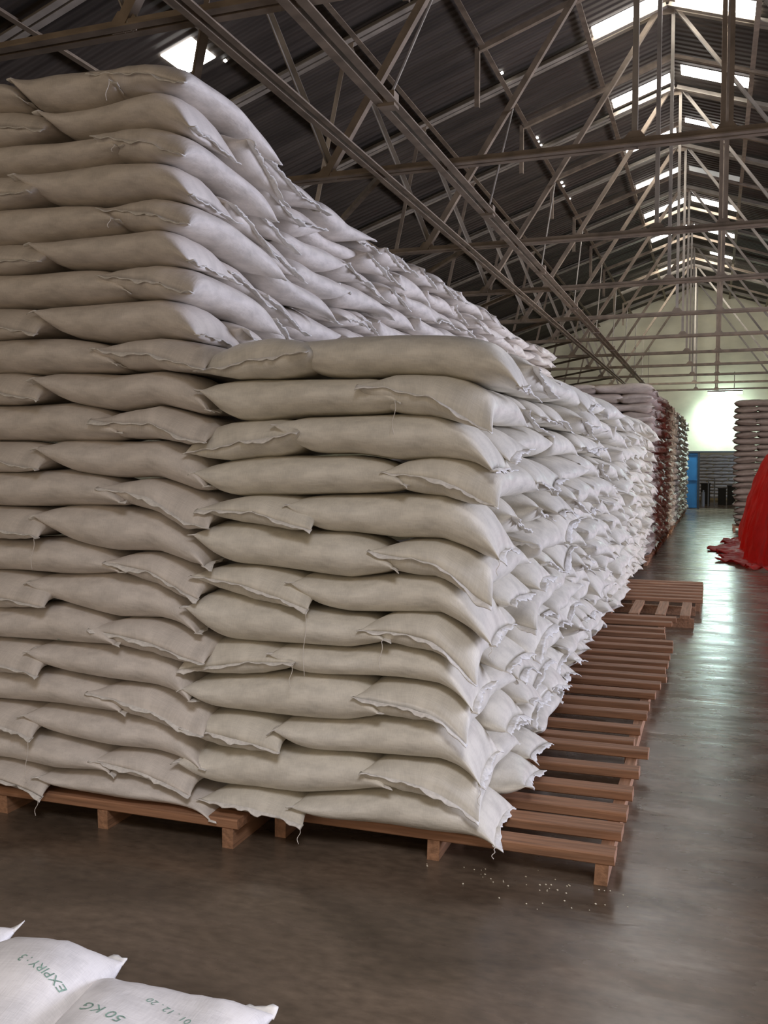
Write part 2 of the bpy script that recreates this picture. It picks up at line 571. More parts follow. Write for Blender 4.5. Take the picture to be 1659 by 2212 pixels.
B_ROWS = [[1758, 1778, 1797, 1802, 1810, 1827, 1845], [1712, 1718, 1730, 1730, 1722, 1735, 1755], [1625, 1630, 1635, 1640, 1650, 1660, 1685],
          [1545, 1555, 1560, 1570, 1565, 1565, 1605], [1465, 1465, 1465, 1470, 1480, 1490, 1515], [1390, 1395, 1400, 1410, 1400, 1415, 1475],
          _c5([1200, 1250, 1290, 1310, 1310, 1315, 1415]), _c5([1085, 1095, 1120, 1150, 1140, 1145, 1235]), _c5([885, 900, 940, 945, 975, 975, 1035]),
          _c5([785, 770, 770, 770, 760, 765, 815]), _c5([615, 592, 590, 582, 605, 600, 618]), _c5([437, 430, 405, 400, 398, 405, 460]),
          _c5([242, 235, 232, 232, 215, 225, 252]), _c5([92, 57, 50, 35, 28, 30, 45])]


class Stack:
    """a pile whose row joints are shared smooth surfaces"""

    def __init__(s, xs, rows, xface, seed, ztop, depth_amp=0.016):
        s.n = len(rows)-1
        s.xf = xface
        s.X, s.Z = [], []
        for r in rows:
            P = [on_front(px, py) for px, py in zip(xs, r)]
            s.X.append([p.x for p in P])
            s.Z.append([p.z for p in P])
        z0, z1 = 0.155, ztop
        s.mean = np.linspace(z0, z1, s.n+1)
        s.nz = [Noise(seed*100+i, depth_amp, 1.5, 7) for i in range(s.n+1)]
        s.common = Noise(seed, 0.02, 0.4, 1.4)
        s.seed = seed

    def joint(s, k, x, y):
        x, y = np.asarray(x, float), np.asarray(y, float)
        zf = np.interp(x, s.X[k], s.Z[k])
        d = np.clip((y-face_y(x)-0.25)/1.3, 0, 1)
        d = d*d*(3-2*d)
        am = min(1.0, k/2.0)
        zs = s.mean[k]+am*(s.nz[k](x, y)+s.common(x, y))
        # sacks on the long side sag outwards
        o = np.clip((x-(s.xf-0.30))/0.36, 0, 1.4)
        zs = zs-0.055*min(1, k/1.5)*o*o
        return np.maximum(zf*(1-d)+zs*d, 0.142)


def sack_surface(spec, nu, nphi):
    """closed pillow surface of one sack; returns verts, faces, uvs and the two end rings for the hems"""
    cx, cy, ang, L, W = spec['cx'], spec['cy'], spec['ang'], spec['L'], spec['W']
    st, k = spec['stack'], spec['row']
    r = np.random.RandomState(spec['seed'])
    t = np.linspace(-1, 1, nu)
    u = np.sign(t)*(1-(1-np.abs(t))**1.55)
    ph = np.linspace(0, 2*np.pi, nphi, endpoint=False)
    U, P = np.meshgrid(u, ph, indexing='ij')
    au = np.abs(U)
    pe = spec.get('pe', 4.2)
    tk = np.sqrt(np.clip(1-au**pe, 0, 1))
    tk = tk*(1+0.05*np.sin(3*U+r.uniform(0, 6)))
    nexp = spec.get('sq', 2.7)-1.0*au**8
    c, s_ = np.cos(P), np.sin(P)
    S = np.sign(c)*np.abs(c)**(2/nexp)
    Wv = np.sign(s_)*np.abs(s_)**(2/2.15)
    wf = 1+0.05*au**8-0.03*(1-au**2)
    ear = 0.022*np.abs(S)**4*au**10*np.sign(U)*spec.get('ear', 1.0)
    xl = U*L/2+ear
    yl = S*W/2*wf
    # gathered creases running in from the sewn ends
    cre = np.sin(S*r.uniform(9, 15)+r.uniform(0, 6))*np.sin(S*5+r.uniform(0, 6))
    Wz = Wv*tk*(1+0.10*au**5*cre)
    ph0, ph1 = r.uniform(0, 6.28, 2)
    dent = 1-0.055*(np.sin(U*4.2+ph0)*np.sin(S*2.2+ph1)+1)*0.6
    yl = yl+0.010*np.sin(U*5+ph1)*np.sign(S)*np.abs(S)
    ca, sa = math.cos(ang), math.sin(ang)
    x = cx+xl*ca-yl*sa
    y = cy+xl*sa+yl*ca
    if spec.get('free'):
        lo, hi = spec['free'](x, y)
    else:
        lo, hi = st.joint(k, x, y), st.joint(k+1, x, y)
    mid, hf = (lo+hi)/2, (hi-lo)/2*spec.get('fat', 1.07)
    z = mid+Wz*hf*dent
    tau = spec['tilt']
    end = au**8
    if spec['kind'] == 'H':
        z = z+tau*end*hf*S*0.75
    else:
        z = z+tau*end*hf*np.sign(U)*0.65
    z = z-spec.get('sag', 0)*end*(U*spec.get('out', 1) > 0)*(0.5+0.5*np.abs(S))
    if spec.get('tip'):
        tt = end*np.clip(-S, 0, 1)**2 if spec['kind'] == 'H' else end*(U > 0)
        z = z-spec['tip']*tt*(U*spec.get('out', 1) > 0)
    # belly bulges a little out of the face
    V = np.stack([x, y, z], -1).reshape(-1, 3)
    F_ = []
    for i in range(nu-1):
        a = i*nphi
        for j in range(nphi):
            j2 = (j+1) % nphi
            F_.append((a+j, a+j2, a+nphi+j2, a+nphi+j))
    F_.append(tuple(range(nphi-1, -1, -1)))
    F_.append(tuple(range((nu-1)*nphi, nu*nphi)))
    uv = np.stack([(U*L/2).ravel(), (P/(2*np.pi)*2*(W+0.17)).ravel()], -1)
    A = V.reshape(nu, nphi, 3)
    return V, F_, uv, A, c


def hem_mesh(ring, phi_c, outdir, seed, width=0.024):
    """frayed stitched flap along one sewn end: ring = end ring points, ordered side to side"""
    r = np.random.RandomState(seed)
    half = ring[:len(ring)//2+1]
    n = 34
    t = np.linspace(0, 1, n)
    seg = np.concatenate([[0], np.cumsum(np.linalg.norm(np.diff(half, axis=0), axis=1))])
    seg /= max(seg[-1], 1e-6)
    P = np.stack([np.interp(t, seg, half[:, i]) for i in range(3)], -1)
    o = np.array(outdir)
    ph = r.uniform(0, 6.28, 4)
    wob = 0.006*np.sin(t*17+ph[0])+0.004*np.sin(t*41+ph[1])
    droop = -0.35+0.45*np.sin(t*6+ph[2])
    V = []
    for j, q in enumerate((-0.012, 0.3, 0.7, 1.0)):
        if q < 0:
            R = P+o*q
        else:
            ww = width*q*(1+0.25*r.uniform(-1, 1, n)*(q == 1.0)+0.3*np.sin(t*9+ph[3]))
            R = P+o*ww[:, None]
            R[:, 2] += wob*q+droop*ww*0.8
        V.append(R)
    V = np.stack(V, 0)
    th = 0.0022
    up, dn = V.copy(), V.copy()
    up[:, :, 2] += th
    dn[:, :, 2] -= th
    allv = np.concatenate([up.reshape(-1, 3), dn.reshape(-1, 3)])
    F_ = []
    m_ = 4*n
    for i in range(3):
        for j in range(n-1):
            a, b_, c_, d_ = i*n+j, i*n+j+1, (i+1)*n+j+1, (i+1)*n+j
            F_.append((a, b_, c_, d_))
            F_.append((m_+d_, m_+c_, m_+b_, m_+a))
    for j in range(n-1):
        F_.append((3*n+j, 3*n+j+1, m_+3*n+j+1, m_+3*n+j))
        F_.append((m_+j, m_+j+1, j+1, j))
    for i in range(3):
        F_.append((i*n, (i+1)*n, m_+(i+1)*n, m_+i*n))
        F_.append((m_+i*n+n-1, m_+(i+1)*n+n-1, (i+1)*n+n-1, i*n+n-1))
    return allv, F_


specs = []
seedc = [1000]


def add(**k):
    seedc[0] += 1
    k.setdefault('seed', seedc[0])
    k.setdefault('hems', (1,))
    k.setdefault('tilt', -0.8)
    specs.append(k)
    return k


cornerA = {}
SA = Stack(AX, A_ROWS, -2.40, 11, 3.47)
SB = Stack(BX, B_ROWS, -0.865, 23, 2.27)

# front rows: (kind, left px, right px)
A_FRONT = {21: [('H', 205, 405), ('S', 28, 238), ('S', -330, 35)], 20: [('S', 88, 398), ('H', -130, 92)], 19: [('H', 207, 402), ('S', -150, 245)],
           18: [('S', 40, 397), ('H', -170, 80)], 17: [('H', 220, 414), ('S', -150, 238)], 16: [('S', 65, 402), ('H', -150, 85)],
           15: [('H', 222, 414), ('S', -150, 250)], 14: [('S', 75, 412), ('H', -150, 85)], 13: [('H', 205, 450), ('S', -150, 238)],
           12: [('S', 75, 430), ('H', -150, 80)], 11: [('H', 205, 440), ('S', -150, 235)], 10: [('S', 78, 430), ('H', -150, 80)],
           9: [('H', 222, 452), ('S', -150, 255)], 8: [('S', 78, 435), ('H', -150, 88)], 7: [('H', 232, 430), ('S', -150, 242)],
           6: [('S', 58, 412), ('H', -160, 90)], 5: [('H', 207, 443), ('S', -150, 240)], 4: [('S', 62, 404), ('H', -150, 82)],
           3: [('H', 198, 432), ('S', -150, 248)], 2: [('S', 52, 417), ('H', -170, 75)], 1: [('H', 203, 415), ('S', -150, 228)],
           0: [('S', 88, 450), ('H', -130, 98)]}
B_FRONT = {12: [('S', 608, 1105), ('H', 432, 668)], 11: [('H', 785, 1050), ('S', 438, 842)], 10: [('S', 600, 1052), ('H', 412, 640)],
           9: [('H', 830, 1070), ('S', 422, 858)], 8: [('S', 620, 1060), ('H', 440, 668)], 7: [('H', 808, 1052), ('S', 425, 834)],
           6: [('S', 628, 1045), ('H', 420, 655)], 5: [('H', 790, 1022), ('S', 412, 817)], 4: [('S', 583, 1005), ('H', 393, 622)],
           3: [('H', 770, 1012), ('S', 402, 805)], 2: [('S', 592, 1020), ('H', 396, 600)], 1: [('H', 782, 1027), ('S', 387, 815)],
           0: [('S', 632, 1053), ('H', 437, 647)]}
THREADS = {('A', 21, 1): 0.10, ('A', 9, 1): 0.0, ('A', 11, 0): 0.16, ('A', 8, 1): 0.14, ('A', 2, 1): 0.2, ('A', 0, 1): 0.07, ('A', 19, 1): 0.04, ('A', 17, 1): 0.05,
           ('B', 11, 1): 0.14, ('B', 6, 1): 0.28, ('B', 4, 1): 0.1, ('B', 0, 1): 0.06, ('B', 8, 0): 0.06, ('B', 6, 0): 0.04, ('B', 2, 0): 0.06, ('B', 0, 0): 0.03, ('B', 5, 1): 0.12}

FR = {}
for nm, st, dic, xs, rows in (('A', SA, A_FRONT, AX, A_ROWS), ('B', SB, B_FRONT, BX, B_ROWS)):
    for k, lst in dic.items():
        for i, (kd, p0, p1) in enumerate(lst):
            ym = (np.interp((p0+p1)/2, xs, rows[k])+np.interp((p0+p1)/2, xs, rows[k+1]))/2
            x0, x1 = on_front(p0, ym).x, on_front(p1, ym).x
            xm = (x0+x1)/2
            jit = rnd.uniform(-0.015, 0.015)
            if kd == 'H':
                L = 0.88
                sp = add(kind='H', cx=xm, cy=float(face_y(xm))+L/2+jit, ang=math.pi/2+rnd.uniform(-0.02, 0.02), L=L, W=(x1-x0)*1.03, stack=st, row=k,
                         pe=9.0, tilt=0.72+rnd.uniform(-.15, .15), hems=(-1,) if i else (-1, 1), zone='front', out=-1, sag=0.02)
                if nm == 'B' and i == 1 and k in (12, 10, 4):
                    sp['tilt'] = -0.45
            else:
                Wd = 0.47
                sp = add(kind='S', cx=xm, cy=float(face_y(xm))+Wd/2+jit, ang=math.atan(FSL)+rnd.uniform(-0.015, 0.015), L=(x1-x0), W=Wd, stack=st, row=k,
                         pe=6.0, tilt=-0.75+rnd.uniform(-.1, .1), hems=(-1, 1), zone='front', out=1, sag=0.035 if i == 0 else 0.0)
                if i == 1 and nm == 'B':
                    sp['tilt'] = -0.6
            sp['name'], sp['pos'] = nm, i
            if nm == 'B' and i == 0 and k > 0:
                sp['tip'] = 0.035
            sp['thread'] = THREADS.get((nm, k, i), 0)
            sp['area'] = (x1-x0)*0.16*(F_PX/3.8)**2*10
            if i == 0:
                FR[(nm, k)] = (x1, sp['cy']+(sp['L']/2 if kd == 'H' else 0.24))
# long sides going back
YEND = {'A': 14.75, 'B': 14.9}
for nm, st, rows in (('A', SA, range(12, 22)), ('B', SB, range(0, 13))):
    for k in rows:
        x1, y = FR[(nm, k)]
        xface0 = x1
        idx = 1
        while y < YEND[nm]-0.2:
            blend = min(1, (y-3.9)/1.6)
            xf = xface0*(1-blend)+(st.xf+(0.012*k-0.10 if nm == 'B' else 0.0))*blend+rnd.uniform(-0.05, 0.06)
            if nm == 'B':
                xf += 0.07*math.sin(min(1, k/9)*math.pi)*0.6
            hd = rnd.random() < (0.66 if nm == 'B' else 0.5)
            if idx == 1 and k % 2 == 0:
                hd = True
            if hd:
                Wd = rnd.uniform(0.43, 0.50)
                sp = add(kind='H', cx=xf-0.44, cy=y+Wd/2, ang=rnd.uniform(-0.06, 0.06), L=0.88, W=Wd*1.04, stack=st, row=k, pe=4.6, sq=2.25, wide=0.03,
                         tilt=rnd.choice((-0.8, -0.6, -0.3, 0.5)), hems=(1,), out=1, sag=rnd.uniform(0.01, 0.05) if k else 0.01)
                wd = Wd
            else:
                Ls = rnd.uniform(0.80, 0.90)
                sp = add(kind='S', cx=xf-0.235, cy=y+Ls/2, ang=math.pi/2+rnd.uniform(-0.03, 0.03), L=Ls*1.04, W=0.47, stack=st, row=k, pe=4.6, sq=2.3, wide=0.03,
                         tilt=rnd.choice((-0.9, -0.8, 0.5)), hems=(-1, 1), out=1, sag=0.01)
                wd = Ls
            dep = y+wd/2
            sp.update(name=nm, pos=idx, zone='side', thread=0.0, area=wd*2.4*F_PX/dep**2*0.16*F_PX/dep*(1.5 if nm == 'A' else 0.8))
            y += wd
            idx += 1


# rear stacks: flat regular piles
class Regular(Stack):
    def __init__(s, n, z0, z1, seed, amp, xf, yf):
        s.n, s.xf, s.yf = n, xf, yf
        s.mean = np.linspace(z0, z1, n+1)
        s.nz = [Noise(seed*100+i, amp, 2.5, 9) for i in range(n+1)]
        s.common = Noise(seed, 0.02, 0.4, 1.4)

    def joint(s, k, x, y):
        am = min(1.0, k/2.0)
        return np.maximum(s.mean[k]+am*(s.nz[k](x, y)+s.common(x, y)), 0.142)


SCk = Regular(18, 0.15, 3.02, 31, 0.012, -0.99, 15.78)
SDk = Regular(20, 0.15, 3.24, 41, 0.012, 0.50, 24.3)
SEk = Regular(14, 0.02, 2.0, 51, 0.012, 1.2, 42.0)


def rear_front(st, nm, x_edge, sgn, yf, k, ncount, wscale=1.0):
    """a front row starting from the corner at x_edge and running away from the aisle (sgn)"""
    x = x_edge+rnd.uniform(-0.02, 0.02)
    for i in range(ncount):
        hd = ((i+k) % 2 == 0)
        wd = (0.50 if hd else 0.88)*wscale
        xm = x+sgn*wd/2
        if hd:
            sp = add(kind='H', cx=xm, cy=yf+0.44, ang=math.pi/2, L=0.88, W=wd*1.10, stack=st, row=k, pe=10, fat=1.1, tilt=rnd.choice((-0.3, 0.3)), hems=(-1,), out=-1, sag=0.01)
        else:
            sp = add(kind='S', cx=xm, cy=yf+0.235, ang=0, L=wd*1.10, W=0.47, stack=st, row=k, pe=9, fat=1.1, tilt=rnd.choice((-0.3, 0.3)), hems=(), out=1, sag=0)
        sp.update(name=nm, pos=i, zone='front', thread=0.0, area=wd*0.16*(F_PX/yf)**2)
        x += sgn*wd
        if i == 0:
            sp['depth_used'] = 0.88 if hd else 0.47


for k in range(18):
    rear_front(SCk, 'C', SCk.xf, -1, 15.78, k, 4)
    for s_ in specs[-4:]:
        s_['area'] *= 0.02 if k < 10 else 50
    y = 15.78+(0.88 if k % 2 == 0 else 0.47)
    idx = 1
    while y < 32.6:
        wd = rnd.uniform(0.43, 0.5)
        sp = add(kind='H', cx=SCk.xf+0.011*(y-15.8)-0.44+rnd.uniform(-0.03, 0.05), cy=y+wd/2, ang=rnd.uniform(-0.05, 0.05), L=0.88, W=wd*1.03, stack=SCk, row=k, pe=7,
                 tilt=rnd.choice((-0.8, -0.5, 0.5)), hems=(), out=1, sag=rnd.uniform(0.01, 0.05))
        sp.update(name='C', pos=idx, zone='side', thread=0.0, area=wd*0.8*F_PX/y**2*0.16*F_PX/y)
        y += wd
        idx += 1
for k in range(20):
    rear_front(SDk, 'D', SDk.xf+0.10*max(0, 6-k)/6*0.6, 1, 24.3, k, 3)
    for s_ in specs[-3:-1]:
        s_['area'] *= 50
for k in range(14):
    for i in range(4):
        sp = add(kind='S', cx=-0.95+0.62*i+rnd.uniform(-.02, .02)-(0.25 if k % 2 else 0), cy=42.3, ang=0, L=0.64, W=0.47, stack=SEk, row=k, pe=4.5, tilt=0.3, hems=())
        sp.update(name='E', pos=i, zone='front', thread=0.0, area=1)

specs.sort(key=lambda s: -s['area'])
N_IND = 340
MATN = {'A': 'sackA', 'B': 'sackB', 'C': 'sackE', 'D': 'sackD', 'E': 'sackC'}
GROUP = {'A': 'sacks of the tall stack', 'B': 'sacks of the low stack', 'C': 'sacks of the stack behind the low stack', 'D': 'brown sacks of the distant stack', 'E': 'sacks in the next room'}


def sack_label(s):
    k, i = s['row'], s['pos']
    row = ordn[k]
    kd = 'crosswise' if s['kind'] == 'H' else 'lengthwise'
    nm = s['name']
    if s['zone'] == 'front':
        if nm == 'A':
            p = ('at the right corner', 'left of the corner sack', 'cut by the picture edge')[i]
            return "beige %s sack, tall stack's front, %s row up, %s" % (kd, row, p)
        if nm == 'B':
            p = ('at the right corner', 'against the tall stack')[i]
            return "cream %s sack, low stack's front, %s row up, %s" % (kd, row, p)
        if nm == 'C':
            return 'grey sack %s, front of stack behind, %s row up, %s from aisle corner' % (kd, row, ordn[i])
        return 'brown %s sack, distant stack beyond tarpaulin, %s row up, %s from aisle' % (kd, row, ordn[i])
    if nm == 'C':
        return 'sack %s, aisle side of stack behind, %s row, %s from corner' % (kd, row, ordn[min(i, 22)])
    big = 'tall' if nm == 'A' else 'low'
    return 'white sack %s, long side of %s stack, %s row up, %s after the corner' % (kd, big, row, ordn[min(i, 22)])


rest = [[], [], [], 0, []]
FRONT_OBJ = {}
for n, s in enumerate(specs):
    ind = n < N_IND
    near = s['cy'] < 7.5
    if s['zone'] == 'front' and s['name'] in 'AB':
        nu, nphi = 44, 40
    elif near:
        nu, nphi = 32, 32
    elif s['cy'] < 15:
        nu, nphi = 22, 22
    else:
        nu, nphi = 12, 14
    V, Fc, uv, A, c = sack_surface(s, nu, nphi)
    if not ind:
        b0 = rest[3]
        rest[0].append(V)
        rest[1] += [tuple(q+b0 for q in f) for f in Fc]
        rest[2].append(uv)
        rest[4] += [{'A': 0, 'B': 1, 'C': 2, 'D': 3, 'E': 4}[s['name']]]*len(Fc)
        rest[3] += len(V)
        continue
    m = M[MATN[s['name']]]
    lab = sack_label(s)
    if s['hems'] and s['cy'] < 12:
        base = (s['cx'], s['cy'], float(V[:, 2].min()))
        t = empty('grain_sack', base, lab, 'sack', GROUP[s['name']])
        body = link('sack_body', V, Fc, m, t, True, uv)
        FRONT_OBJ[(s['name'], s['row'], s['pos'], s['zone'])] = (t, body)
        dx, dy = math.cos(s['ang']), math.sin(s['ang'])
        for hside in s['hems']:
            ring = A[-1] if hside > 0 else A[0]
            ctr = ring.mean(0)
            hv, hf = hem_mesh(ring, c, (dx*hside, dy*hside, -0.1), s['seed']+hside, s['wide'] if 'wide' in s else 0.017 if s['kind'] == 'H' else 0.024)
            link('stitched_hem', hv, hf, M['hem'], t, True)
        if s['thread'] > 0:
            ring = A[-1] if s['hems'][-1] > 0 else A[0]
            q = ring[np.argmin(ring[:, 1])] if s['kind'] == 'S' else ring[np.argmax(ring[:, 0])]
            P = []
            for a in np.linspace(0, 1, 9):
                P.append((q[0]+0.006*math.sin(a*7), q[1]-0.05+0.02*(1-a), q[2]-s['thread']*a))
            MB().tube([(q[0], q[1], q[2])]+P, 0.0016, 5).build('loose_thread', M['thread'], t, True)
    else:
        o = link('grain_sack', V, Fc, m, None, True, uv)
        tag(o, lab, 'sack', GROUP[s['name']])
if rest[3]:
    o = link('grain_sack', np.concatenate(rest[0]), rest[1], M['sackE'], None, True, np.concatenate(rest[2]))
    o.data.materials.clear()
    for q in ('sackA', 'sackB', 'sackE', 'sackD', 'sackC'):
        o.data.materials.append(M[q])
    o.data.polygons.foreach_set('material_index', rest[4])
    tag(o, 'small distant sacks filling the far rows along the aisle and the next room', 'sacks', None, 'stuff')

# ------------------------------------------------------------------ foreground pile at the photographer's feet
fg_noise = Noise(5, 0.020, 4, 11)


def fg_free(z0, z1):
    def f(x, y):
        return np.full_like(x, z0)+fg_noise(x, y)*0.4*(z0 > 0.05), np.full_like(x, z1)+fg_noise(x+1, y)+0*x
    return f


FG = []
for lev, (z0, z1) in enumerate(((0.0, 0.155), (0.150, 0.305), (0.30, 0.475))):
    offs = {0: (-1.20, -1.66, -2.1), 1: (-1.22, -1.67, -2.12), 2: (-1.20, -1.62, -2.07)}[lev]
    for i, x in enumerate(offs):
        FG.append(dict(kind='H', cx=x, cy=1.53+(0.015, 0.04, 0.09)[i]*(lev == 2), ang=math.pi/2+(0.10, 0.16, 0.05)[i]*(lev == 2), L=0.86, W=(0.455, 0.45, 0.46)[i], stack=None, row=0, pe=5.5, ear=0.3,
                       tilt=-0.3 if i else 0.1, seed=7000+lev*10+i, free=fg_free(z0, z1), fat=1.15, hems=(1, -1), lev=lev, i=i))
FG.append(dict(kind='S', cx=-1.58, cy=1.24, ang=0.12, L=0.80, W=0.46, stack=None, row=0, pe=4.6, tilt=-0.5, seed=7100, free=fg_free(0.46, 0.60), fat=1.0, hems=(1, -1), lev=3, i=0))
fgname = {(2, 0): 'white sack with faint upside-down green print, rightmost of the foreground pile', (2, 1): 'white sack with green EXPIRY print, middle of the foreground pile',
          (2, 2): 'white sack showing only a corner tip at the left picture edge, foreground pile', (3, 0): 'white sack lying across the foreground pile at the bottom left corner'}
fg_body = {}
for s in FG:
    V, Fc, uv, A, c = sack_surface(s, 48, 48)
    lv, i = s['lev'], s['i']
    lab = fgname.get((lv, i), 'white sack %s, %s layer of the foreground pile, %s from its right' % ('lying underneath', ('bottom', 'middle', '', '')[lv], ordn[i]))
    t = empty('grain_sack', (s['cx'], s['cy'], float(V[:, 2].min())), lab, 'sack', 'sacks of the foreground pile')
    body = link('sack_body', V, Fc, M['sackC'], t, True, uv)
    fg_body[(lv, i)] = (t, V, Fc)
    for hside in s['hems']:
        ring = A[-1] if hside > 0 else A[0]
        dx, dy = math.cos(s['ang']), math.sin(s['ang'])
        hv, hf = hem_mesh(ring, c, (dx*hside, dy*hside, 0.15), s['seed']+hside, 0.024)
        link('stitched_hem', hv, hf, M['hem'], t, True)


def text_on(txt, size, origin, right, up, proj, parent, V, Fc, m, lift=0.0012, name='printed_text'):
    """lay lettering on a sack: flat text, finely cut, dropped onto the surface along proj"""
    cu = bpy.data.curves.new('txt', 'FONT')
    cu.body = txt
    cu.size = size
    cu.resolution_u = 3
    o = bpy.data.objects.new('txt', cu)
    COL.objects.link(o)
    bpy.context.view_layer.update()
    dg = bpy.context.evaluated_depsgraph_get()
    me = bpy.data.meshes.new_from_object(o.evaluated_get(dg))
    bpy.data.objects.remove(o)
    import bmesh
    bm = bmesh.new()
    bm.from_mesh(me)
    bmesh.ops.triangulate(bm, faces=bm.faces[:])
    for _ in range(2):
        ed = [e for e in bm.edges if e.calc_length() > size*0.14]
        if ed:
            bmesh.ops.subdivide_edges(bm, edges=ed, cuts=1)
            bmesh.ops.triangulate(bm, faces=bm.faces[:])
    tree = BVHTree.FromPolygons([Vector(v) for v in V], Fc)
    o0, r_, u_, p_ = Vector(origin), Vector(right).normalized(), Vector(up).normalized(), Vector(proj).normalized()
    bad = []
    for v in bm.verts:
        q = o0+r_*v.co.x+u_*v.co.y-p_*0.9
        h = tree.ray_cast(q, p_)
        if h[0] is None:
            bad.append(v)
        else:
            nn = h[1] if h[1].dot(p_) < 0 else -h[1]
            v.co = h[0]+nn*lift
    bmesh.ops.delete(bm, geom=bad, context='VERTS')
    bm.to_mesh(me)
    bm.free()
    me.materials.append(m)
    me.name = name
    ob = bpy.data.objects.new(name, me)
    COL.objects.link(ob)
    ob.parent = parent
    ob.matrix_parent_inverse = Matrix.Translation(-Vector(parent.location))
    return ob


# the print reads for someone standing on the other side: its baseline runs to the left, upside down
t, V, Fc = fg_body[(2, 1)]
text_on('EXPIRY : 3', 0.036, (-1.455, 1.80, 0), (-1, 0.20, 0), (-0.2, -1, 0), (0, 0, -1), t, V, Fc, M['ink'])
t, V, Fc = fg_body[(2, 0)]
text_on('EXPIRY 01 . 12 . 20', 0.030, (-1.02, 1.80, 0), (-1, 0.22, 0), (-0.22, -1, 0), (0, 0, -1), t, V, Fc, M['ink'])
text_on('50 KG', 0.045, (-1.24, 1.735, 0), (-1, 0.1, 0), (-0.1, -1, 0), (0, 0, -1), t, V, Fc, M['ink'])
# green letters half turned under on the tall stack
tb = FRONT_OBJ.get(('A', 5, 1, 'front'))
if tb:
    me = tb[1].data
    V = [v.co.copy() for v in me.vertices]
    Fc = [tuple(p.vertices) for p in me.polygons]
    p = on_front(0, 1394)
    text_on('N', 0.05, (p.x, p.y, p.z), (1, 0, -0.1), (0.1, 0, 0.6), (0, 1, 0), tb[0], V, Fc, M['ink'])
    p = on_front(103, 1397)
    text_on('S', 0.045, (p.x, p.y, p.z), (1, 0, -0.1), (0.1, 0, 0.5), (0, 1, 0), tb[0], V, Fc, M['ink'])

# ------------------------------------------------------------------ pallets


def wonky_board(bm, x0, x1, y0, y1, z0, z1, r):
    """a sawn board along x with slightly uneven ends, bow and arrises"""
    n, nseg = len(bm.v), 6
    dy, bow = r.uniform(-0.012, 0.012), r.uniform(-0.006, 0.006)
    c = 0.005
    prof = [(0, c), (c, 0), (1, 0), (1, 0), (1, c)]
    for i in range(nseg+1):
        t = i/nseg
        x = x0+(x1-x0)*t
        oy = dy*t+bow*math.sin(t*math.pi)
        oz = 0.0
        P = [(y0+c, z0), (y1-c, z0), (y1, z0+c), (y1, z1-c), (y1-c, z1), (y0+c, z1), (y0, z1-c), (y0, z0+c)]
        for q in P:
            bm.v.append((x+r.uniform(-.002, .002), q[0]+oy, q[1]+oz))
    for i in range(nseg):
        for j in range(8):
            j2 = (j+1) % 8
            bm.f.append((n+i*8+j, n+i*8+j2, n+(i+1)*8+j2, n+(i+1)*8+j))
    bm.f.append(tuple(n+j for j in reversed(range(8))))
    bm.f.append(tuple(n+nseg*8+j for j in range(8)))


def stringer(bm, x, w_, y0, y1, z1):
    """bearer along y whose front end is sawn to a taper"""
    n = len(bm.v)
    for y, zl in ((y0, 0.0), (y0+0.0, 0.0), (y1, 0.0)):
        pass
    P = [(x-w_*0.62, 0), (x+w_*0.38, 0), (x+w_*0.5, z1), (x-w_*0.5, z1)]
    bm.v += [(p[0], y0+0.01+(0.012 if p[1] == 0 else 0), p[1]) for p in P]
    bm.v += [(p[0], y1, p[1]) for p in P]
    for i in range(4):
        j = (i+1) % 4
        bm.f.append((n+i, n+j, n+4+j, n+4+i))
    bm.f += [(n+3, n+2, n+1, n), (n+4, n+5, n+6, n+7)]


def pallet(label, x0, x1, yy, slat_w, sx, skew=None, ystr=None, m='wood', xr=None):
    t = empty('wooden_pallet', ((x0+x1)/2, yy[0], 0), label, 'pallet', 'pallets under the near stacks')
    ya, yb = ystr or (yy[0], yy[-1]+slat_w)
    for x in sx:
        s_ = MB()
        stringer(s_, x, 0.055, ya, yb, 0.095)
        s_.build('bearer', M['wood2'], t)
    for i, y in enumerate(yy):
        s_ = MB()
        r = random.Random(int(y*1000))
        xe = xr[i] if xr else x1
        wonky_board(s_, x0+r.uniform(-.015, .015), xe, y, y+slat_w*r.uniform(0.85, 1.1), 0.0955, 0.140, r)
        s_.build('slat', M[m], t)
    return t


fy = lambda x: float(face_y(x))
pallet('wooden pallet at the front right corner under the low stack', -1.90, -0.35, [3.79, 4.04, 4.27, 4.56, 4.88, 5.23], 0.115, (-1.86, -1.12, -0.40), xr=[-.35, -.345, -.345, -.34, -.335, -.31])
pallet('second wooden pallet back under the low stack, along the aisle', -1.88, -0.36, [5.41, 5.68, 6.03, 6.28, 6.58, 6.88], 0.10, (-1.84, -1.1, -0.42), xr=[-.40, -.385, -.37, -.37, -.35, -.33])
pallet('third wooden pallet back under the low stack, along the aisle', -1.82, -0.31, [7.12, 7.37, 7.62, 7.92, 8.24, 8.52], 0.12, (-1.78, -1.06, -0.40), xr=[-.30, -.32, -.31, -.31, -.30, -.31])
pallet('fourth wooden pallet back under the low stack, short slats', -1.86, -0.36, [8.86, 9.15, 9.55, 9.86], 0.11, (-1.82, -1.1, -0.46), xr=[-.39, -.41, -.36, -.33])
